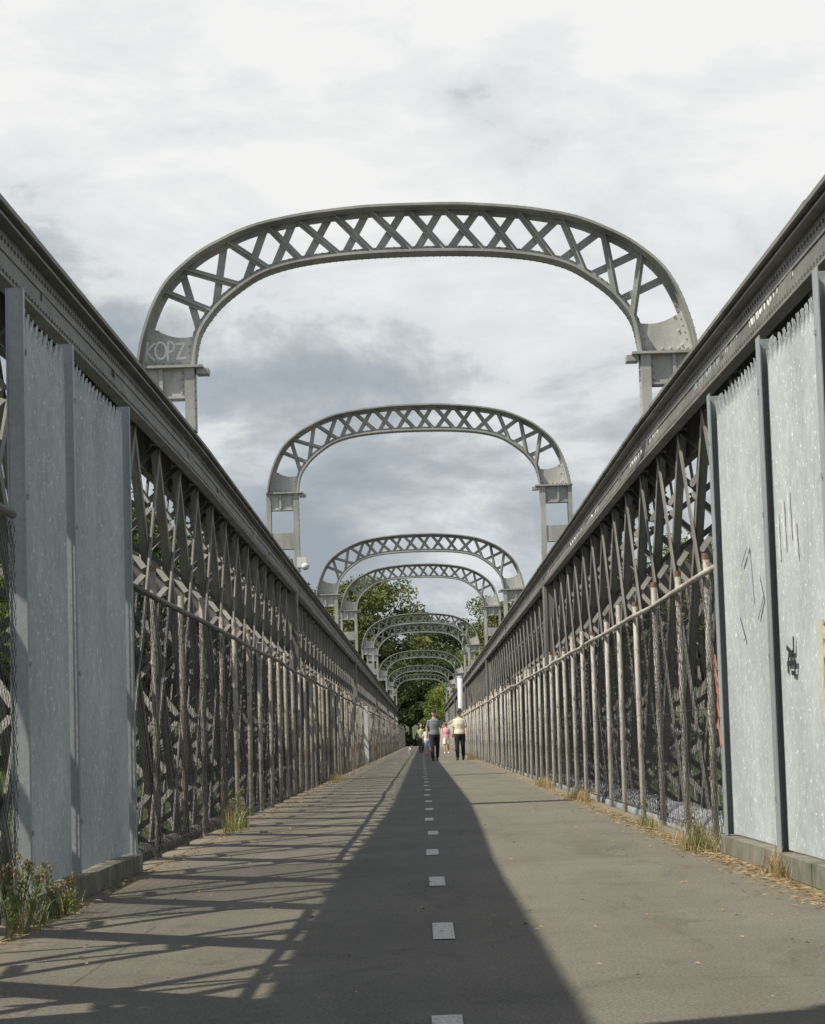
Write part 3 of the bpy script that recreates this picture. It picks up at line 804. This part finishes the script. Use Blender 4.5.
# ------------------------------------------------------------------ trees
def make_tree(seed, H, Rr, mat, n_cl, leaf_n, lsz, trunk_frac=.35):
    rnd = random.Random(seed); T = empty('broadleaf_tree', (0,0,0))
    tb = MB(); bend = Vector((rnd.uniform(-.8,.8), rnd.uniform(-.8,.8), 0))
    fork = Vector((0,0,H*trunk_frac)) + bend*.4
    tb.tube([(0,0,-.5), (bend.x*.1,bend.y*.1,H*trunk_frac*.5), tuple(fork)], [H*.028, H*.022, H*.018], 8)
    cb_ = MB()
    for i in range(n_cl):
        a = rnd.uniform(0, 6.28); u = rnd.random()**.6; el = rnd.uniform(-.35, 1)
        rr = Rr*u*(1-.45*max(0,el)); c = Vector((math.cos(a)*rr, math.sin(a)*rr, H*(trunk_frac+.30) + el*H*(.62-trunk_frac*.62)))
        mid = fork.lerp(c, .5) + Vector((0,0,-.04*H*rnd.random()))
        if i % 2 == 0: tb.tube([tuple(fork), tuple(mid), tuple(c)], [H*.010, H*.006, H*.002], 5)
        cr = Rr*rnd.uniform(.24,.40)
        for k in range(leaf_n):
            # lumpy shell-biased cloud
            d = Vector((rnd.gauss(0,1), rnd.gauss(0,1), rnd.gauss(0,1))).normalized()
            q = c + Vector((d.x*cr, d.y*cr, d.z*cr*.62))*(rnd.random()**.45)
            ax = Vector((rnd.gauss(0,1), rnd.gauss(0,1), rnd.gauss(0,.6))).normalized(); bx_ = ax.orthogonal().normalized()
            bx_ = (Matrix.Rotation(rnd.uniform(0,6.28), 3, ax) @ bx_); s_ = lsz*rnd.uniform(.6,1.4)
            e = ax.cross(bx_)
            cb_.add([q-bx_*s_, q+e*s_*.45, q+bx_*s_, q-e*s_*.45], [(0,1,2,3)])
    tb.build('trunk', M['bark'], T, True); cb_.build('crown', mat, T); return T
tA = make_tree(1, 20, 8.5, M['leaf_olive'], 66, 620, .23, .32)
tB = make_tree(2, 15, 7.5, M['leaf_bright'], 40, 600, .22, .25)
tC = make_tree(3, 17, 8, M['leaf_dark'], 42, 560, .25, .22)
spots = [  # proto, x, y, z, scale, rz, label
 (tA, -7.5, 318, -.6, 1.06, .3, 'tall olive tree rising highest above the left girder at the far end'),
 (tA, 13.5, 345, .2, .93, 2.2, 'olive tree rising above the right girder at the far end'),
 (tB, -1.5, 330, -.4, .78, 1.0, 'bright green tree framed by the far arches'),
 (tC, 3.5, 352, 0, 1.0, .5, 'dark tree standing centrally behind the bright green one'),
 (tB, 8.5, 322, -.6, .86, 3.0, 'bright green tree beside the path end on the right'),
 (tC, -15, 330, -.4, .98, 2.0, 'dark tree left of the tallest olive tree'),
 (tC, 20, 325, -.4, 1.0, 4.0, 'dark tree right of the far path end'),
 (tB, -26, 322, -.4, .95, 5.0, 'bright green tree far to the left of the path end'),
 (tA, 31, 328, -.2, .9, 1.3, 'olive tree far to the right of the path end'),
 (tC, -38, 330, 0, 1.0, 3.3, 'dark tree seen through the left girder, fourth from the path end'),
 (tB, 44, 332, 0, 1.0, .2, 'bright tree seen through the right girder, fifth from the path end'),
 (tC, -4.5, 305, -.5, .62, 4.4, 'low dark tree shading the left side of the path end'),
 (tC, .8, 312, -.5, .70, 2.7, 'low dark tree closing off the far end of the path'),
 (tB, 4.8, 300, -.5, .55, 1.7, 'small bright tree at the right side of the path end'),
 (tA, -52, 335, 0, 1, 1.9, 'olive tree on the far bank, outermost on the left'),
 (tA, 58, 335, 0, 1, 2.9, 'olive tree on the far bank, outermost on the right'),

 (tA, -24, 300, -.4, 1.25, .9, 'big olive tree seen through the left girder, nearest behind it to the path end'),
 (tC, -31, 296, -.4, 1.55, 1.9, 'big dark tree seen through the left girder, beside a big olive tree'),
 (tA, -40, 300, -.4, 1.5, 3.9, 'largest olive tree seen through the open lattice of the left girder'),
 (tB, -47, 292, -.4, 1.6, 4.9, 'large bright tree seen through the open lattice of the left girder'),
 (tC, -58, 298, -.4, 1.6, 5.6, 'outermost dark tree behind the shaded left screen'),
 (tC, 28, 300, -.4, 1.25, .4, 'big dark tree behind the right girder, nearest to the path end'),
 (tA, 37, 298, -.4, 1.15, 2.4, 'big olive tree seen low through the lattice of the right girder'),
 (tC, 48, 300, -.4, 1.25, 3.4, 'outermost big dark tree behind the right girder'),
]
seen = set()
for p, x, y, z, sc, rz, lab in spots:
    o = p if p.name not in seen else copy_tree(p); seen.add(p.name)
    o.location = (x, y, z); o.scale = (sc,sc,sc); o.rotation_euler = (0,0,rz); tag(o, lab, 'tree', 'trees on the far bank')
# undergrowth on the bank: one uncountable mass of leaves
rnd = random.Random(77); mb = MB()
for i in range(16000):
    x = rnd.gauss(0, 22); y = rnd.uniform(288, 306) if abs(x) > 2.3 else rnd.uniform(303, 312); hh = rnd.random()**1.5*(3.4+1.2*math.sin(x*.9)+1.0*math.sin(x*2.3+1))
    q = Vector((x, y, -.6+hh)); ax = Vector((rnd.gauss(0,1), rnd.gauss(0,1), rnd.gauss(0,.6))).normalized(); b_ = ax.orthogonal().normalized(); e = ax.cross(b_); s_ = rnd.uniform(.15,.36)
    mb.add([q-b_*s_, q+e*s_*.5, q+b_*s_, q-e*s_*.5], [(0,1,2,3)])
tag(mb.build('undergrowth', M['leaf_dark']), kind='stuff')
# wooded shore far off beside the bridge
for s in (-1, 1):
    mb = MB(); r3 = random.Random(5+s)
    for i in range(9000):
        u = r3.random(); x = s*(60+u*420); y = 330-u*150+r3.uniform(0,50); hh = r3.random()**.8*(9+3*math.sin(x*.11)+2*math.sin(x*.31))
        q = Vector((x, y, -10+hh)); ax = Vector((r3.gauss(0,1), r3.gauss(0,1), r3.gauss(0,.6))).normalized(); b_ = ax.orthogonal().normalized(); e = ax.cross(b_); s_ = r3.uniform(.7,1.5)
        mb.add([q-b_*s_, q+e*s_*.6, q+b_*s_, q-e*s_*.6], [(0,1,2,3)])
    tag(mb.build('wooded_shore', M['leaf_dark']), kind='stuff')

# ------------------------------------------------------------------ people
def remesh(o, vox, smooth=2):
    r = o.modifiers.new('join', 'REMESH'); r.mode = 'VOXEL'; r.voxel_size = vox; r.use_smooth_shade = True
    s = o.modifiers.new('soft', 'SMOOTH'); s.iterations = smooth; s.factor = .5
M['skin'] = flat_mat('skin', (.50,.30,.21), .6, .12, 12)
M['hair'] = flat_mat('dark_hair', (.05,.035,.025), .7, .3, 40)
def cloth(name, c): return flat_mat(name, c, .9, .18, 9)
def hand(mb, wrist, dirv, side, n_out):
    """palm and five curled fingers; dirv: down the hand, side: towards thumb"""
    w = Vector(wrist); d = Vector(dirv).normalized(); sd = Vector(side).normalized(); o_ = d.cross(sd)
    mb.tube([w, w+d*.045, w+d*.095], [(.024,.018),(.036,.017),(.036,.014)], 10)
    for i, (off, L) in enumerate(((-.028,.062),(-.0095,.074),(.0095,.080),(.028,.072))):
        p = w+d*.085+sd*off; q = p+d*L*.5+o_*.006; q2 = p+d*L*.85+o_*.026
        mb.tube([p, q, q2], [.0092,.0085,.007], 7)
    p = w+d*.03+sd*.025; mb.tube([p, p+sd*.028+d*.03, p+sd*.034+d*.062+o_*.012], [.012,.0105,.008], 7)
def person(loc, H, rz, lab, top, bottom, legs='long', sleeves='short', hat=None, hatcol=None, stride=.24, female=False, shoes=(.03,.03,.03), arm_sw=.14, plump=1.0, hair_long=False):
    T = empty('person', loc, rz); tag(T, lab, 'person', 'people walking on the path')
    k = H/1.75; b = MB(); P = lambda x,y,z: Vector((x*k,y*k,z*k))   # faces -y (towards the camera)
    pw = plump; sh = .185 if not female else .165; hp = .095
    # legs: (hip, knee, ankle) for front and rear leg
    LEGS = []
    for s, f in ((-1, 1), (1, -1)):
        hip = P(s*hp, 0, .90); 
        if f > 0: knee = P(s*hp*1.0, -stride*.62, .49); ank = P(s*hp*.95, -stride*.85, .085)
        else: knee = P(s*hp*1.0, stride*.12, .48); ank = P(s*hp*.95, stride*.95, .13)
        LEGS.append((s, f, hip, knee, ank))
        b.tube([hip, hip.lerp(knee,.5), knee, knee.lerp(ank,.35), ank], [.085*k*pw,.072*k*pw,.054*k,.054*k,.036*k], 12)
    b.tube([P(0,0,.84), P(0,0,.95), P(0,0,1.08), P(0,-.005,1.25), P(0,-.005,1.38), P(0,0,1.45), P(0,0,1.50)],
           [(.12*k*pw,.09*k*pw),(.165*k*pw,.115*k*pw),(.14*k*pw,.10*k*pw),(.165*k*pw,.115*k*pw),(sh*k,.10*k),(.09*k,.07*k),(.055*k,.055*k)], 16)
    b.tube([P(0,0,1.44), P(0,-.005,1.56)], [.056*k,.052*k], 12)
    b.ball(P(0,-.012,1.645), (.074*k,.092*k,.112*k), 18, 14)
    b.tube([P(0,-.045,1.575), P(0,-.075,1.555)], [.045*k,.03*k], 10)                  # jaw and chin
    b.tube([P(0,-.095,1.66), P(0,-.123,1.622), P(0,-.098,1.612)], [.008*k,.014*k,.012*k], 8)   # nose
    for s in (-1,1): b.ball(P(s*.076,.0,1.64), (.012*k,.022*k,.032*k), 8, 6)
    ARMS = []
    for s in (-1, 1):
        shd = P(s*(sh-.005), 0, 1.40); sw = arm_sw*(-1 if s > 0 else 1)
        elb = P(s*(sh+.055), sw*.25+.03, 1.12); wr = P(s*(sh+.075), -.07+sw*.9, .88)
        b.tube([shd, shd.lerp(elb,.5), elb, elb.lerp(wr,.3), wr], [.050*k,.044*k,.037*k,.037*k,.024*k], 10)
        hand(b, wr, (wr-elb), (0,-1,0), s); ARMS.append((s, shd, elb, wr))
    if legs != 'long': pass
    body = b.build('body', M['skin'], T); remesh(body, .0075*k, 1)
    # eyes and mouth
    for s in (-1,1): MB().ball(P(s*.031,-.097,1.652), (.011*k,.006*k,.007*k), 8, 6).build('eye', M['hair'], T)
    MB().ball(P(0,-.104,1.588), (.022*k,.006*k,.006*k), 8, 5).build('mouth', flat_mat('lips', (.4,.15,.12)), T)
    # shirt
    c = MB()
    c.tube([P(0,0,.90), P(0,0,.97), P(0,0,1.08), P(0,-.005,1.25), P(0,-.005,1.385), P(0,0,1.455)],
           [(.180*k*pw,.130*k*pw),(.180*k*pw,.130*k*pw),(.158*k*pw,.118*k*pw),(.180*k*pw,.13*k*pw),((sh+.015)*k,.115*k),(.085*k,.078*k)], 18)
    for s, shd, elb, wr in ARMS:
        e = elb if sleeves == 'short' else wr
        if sleeves == 'short': c.tube([shd, shd.lerp(elb,.5), shd.lerp(elb,.85)], [.064*k,.06*k,.058*k], 12)
        elif sleeves == 'long': c.tube([shd, shd.lerp(elb,.5), elb, elb.lerp(wr,.9)], [.062*k,.056*k,.05*k,.036*k], 12)
    so_ = c.build('shirt', top, T); remesh(so_, .012*k, 3)
    # trousers / shorts
    c = MB(); c.tube([P(0,0,.80), P(0,0,.88), P(0,0,.98)], [(.155*k*pw,.115*k*pw),(.175*k*pw,.125*k*pw),(.155*k*pw,.115*k*pw)], 16)
    for s, f, hip, knee, ank in LEGS:
        if legs == 'long': c.tube([hip, hip.lerp(knee,.5), knee, knee.lerp(ank,.5), knee.lerp(ank,.97)], [.10*k*pw,.088*k*pw,.072*k,.068*k,.062*k], 12)
        else: c.tube([hip, hip.lerp(knee,.5), hip.lerp(knee,.92)], [.105*k*pw,.098*k*pw,.092*k*pw], 12)
    tr = c.build('trousers' if legs == 'long' else 'shorts', bottom, T); remesh(tr, .012*k, 3)
    sm = cloth('shoe_leather', shoes)
    for s, f, hip, knee, ank in LEGS:
        zz = ank - P(0,0,.0); g = MB(); base = Vector((zz.x, zz.y, (.035 if f > 0 else .05)*k))
        tip = base + P(0,-.17,-.002 if f > 0 else -.022)
        heel = base + P(0,.065,0 if f > 0 else .035)
        g.tube([heel, base+P(0,.01,.012), tip.lerp(base,.4), tip], [(.03*k,.03*k),(.042*k,.045*k),(.047*k,.034*k),(.03*k,.022*k)], 10)
        g.tube([ank+P(0,0,-.05), ank+P(0,0,.02)], [.043*k,.04*k], 10)
        remesh(g.build('shoe', sm, T), .009*k, 2)
    # hair
    g = MB(); g.ball(P(0,.018,1.672), (.083*k,.092*k,.105*k), 16, 12)
    if hair_long: g.tube([P(0,.06,1.66), P(0,.075,1.52), P(0,.07,1.42)], [.07*k,.06*k,.03*k], 10)
    g.build('hair', M['hair'], T, True)
    if hat:
        hm = cloth('hat_cloth', hatcol); g = MB()
        if hat == 'cap':
            g.tube([P(0,-.01,1.675), P(0,-.005,1.73), P(0,0,1.772), P(0,0,1.785)], [(.09*k,.108*k),(.088*k,.104*k),(.06*k,.07*k),(.01,.01)], 16)
            g.tube([P(0,-.08,1.695), P(0,-.17,1.675)], [(.07*k,.008*k),(.055*k,.006*k)], 12)
        else:
            g.tube([P(0,0,1.68), P(0,0,1.75), P(0,0,1.79)], [(.09*k,.105*k),(.085*k,.10*k),(.055*k,.065*k)], 16)
            g.tube([P(0,-.005,1.685), P(0,-.005,1.70)], [(.155*k,.17*k),(.10*k,.12*k)], 20)
        g.build('hat', hm, T, True)
    return T
def at(px, d): return CAMX + (px-422)*d/F*1.0
person((at(434.3,88.5)+.02, 88.5, 0), 1.87, .05, 'man in a grey t-shirt, dark cap and black trousers walking along the centre line',
       cloth('grey_tshirt', (.20,.22,.23)), cloth('black_trousers', (.012,.012,.014)), hat='cap', hatcol=(.05,.035,.03), stride=.33)
person((at(459.5,88.8)+.02, 88.8, 0), 1.87, -.1, 'woman in a cream top, dark sun visor and black trousers walking on the right',
       cloth('cream_top', (.76,.70,.54)), cloth('navy_trousers', (.014,.014,.02)), hat='brim', hatcol=(.10,.09,.08), female=True, plump=1.08, stride=.16, sleeves='short')
person((at(421.5,146), 146, 0), 1.72, .1, 'distant walker in a pale khaki top left of the man in grey',
       cloth('khaki_top', (.42,.44,.26)), cloth('olive_trousers', (.05,.055,.045)), stride=.2, hair_long=True, female=True)
person((at(427.2,116), 116, 0), 1.42, .1, 'child in white top, pale blue shorts and pink shoes beside the man in grey',
       cloth('white_top', (.7,.7,.72)), cloth('pale_blue_shorts', (.34,.42,.58)), legs='shorts', female=True, shoes=(.55,.08,.2), stride=.16, hair_long=True)
person((at(446.5,130), 130, 0), 1.66, -.1, 'distant walker in a pink top, sun hat and white shorts between the two leading adults',
       cloth('pink_top', (.72,.36,.48)), cloth('white_shorts', (.72,.70,.62)), legs='shorts', hat='brim', hatcol=(.22,.15,.12), female=True, plump=1.1, shoes=(.6,.6,.6))
# small white dog far off on the left
T = empty('dog', (at(410.5,140), 140, 0), .3); tag(T, 'small white dog trotting on the left side of the path far off', 'dog')
b = MB(); b.tube([(0,.17,.27),(0,.05,.26),(0,-.08,.26),(0,-.16,.29)], [.05,.068,.08,.06], 12)
b.tube([(0,-.15,.30),(0,-.20,.38)], [.05,.042], 10); b.ball((0,-.23,.41), (.048,.055,.048), 12, 8); b.tube([(0,-.26,.40),(0,-.32,.385)], [.028,.018], 8)
for s in (-1,1):
    b.tube([(s*.045,-.13,.26),(s*.045,-.145,.14),(s*.045,-.13,.05),(s*.045,-.155,.015)], [.034,.02,.015,.018], 8)
    b.tube([(s*.045,.15,.27),(s*.05,.11,.16),(s*.05,.17,.09),(s*.05,.15,.015),(s*.05,.13,.012)], [.045,.03,.016,.016,.016], 8)
    b.tube([(s*.035,-.22,.445),(s*.045,-.215,.49)], [.018,.005], 6)
b.tube([(0,.19,.30),(0,.25,.36),(0,.25,.43)], [.02,.016,.01], 7)
remesh(b.build('body', M['white'], T), .008, 2)
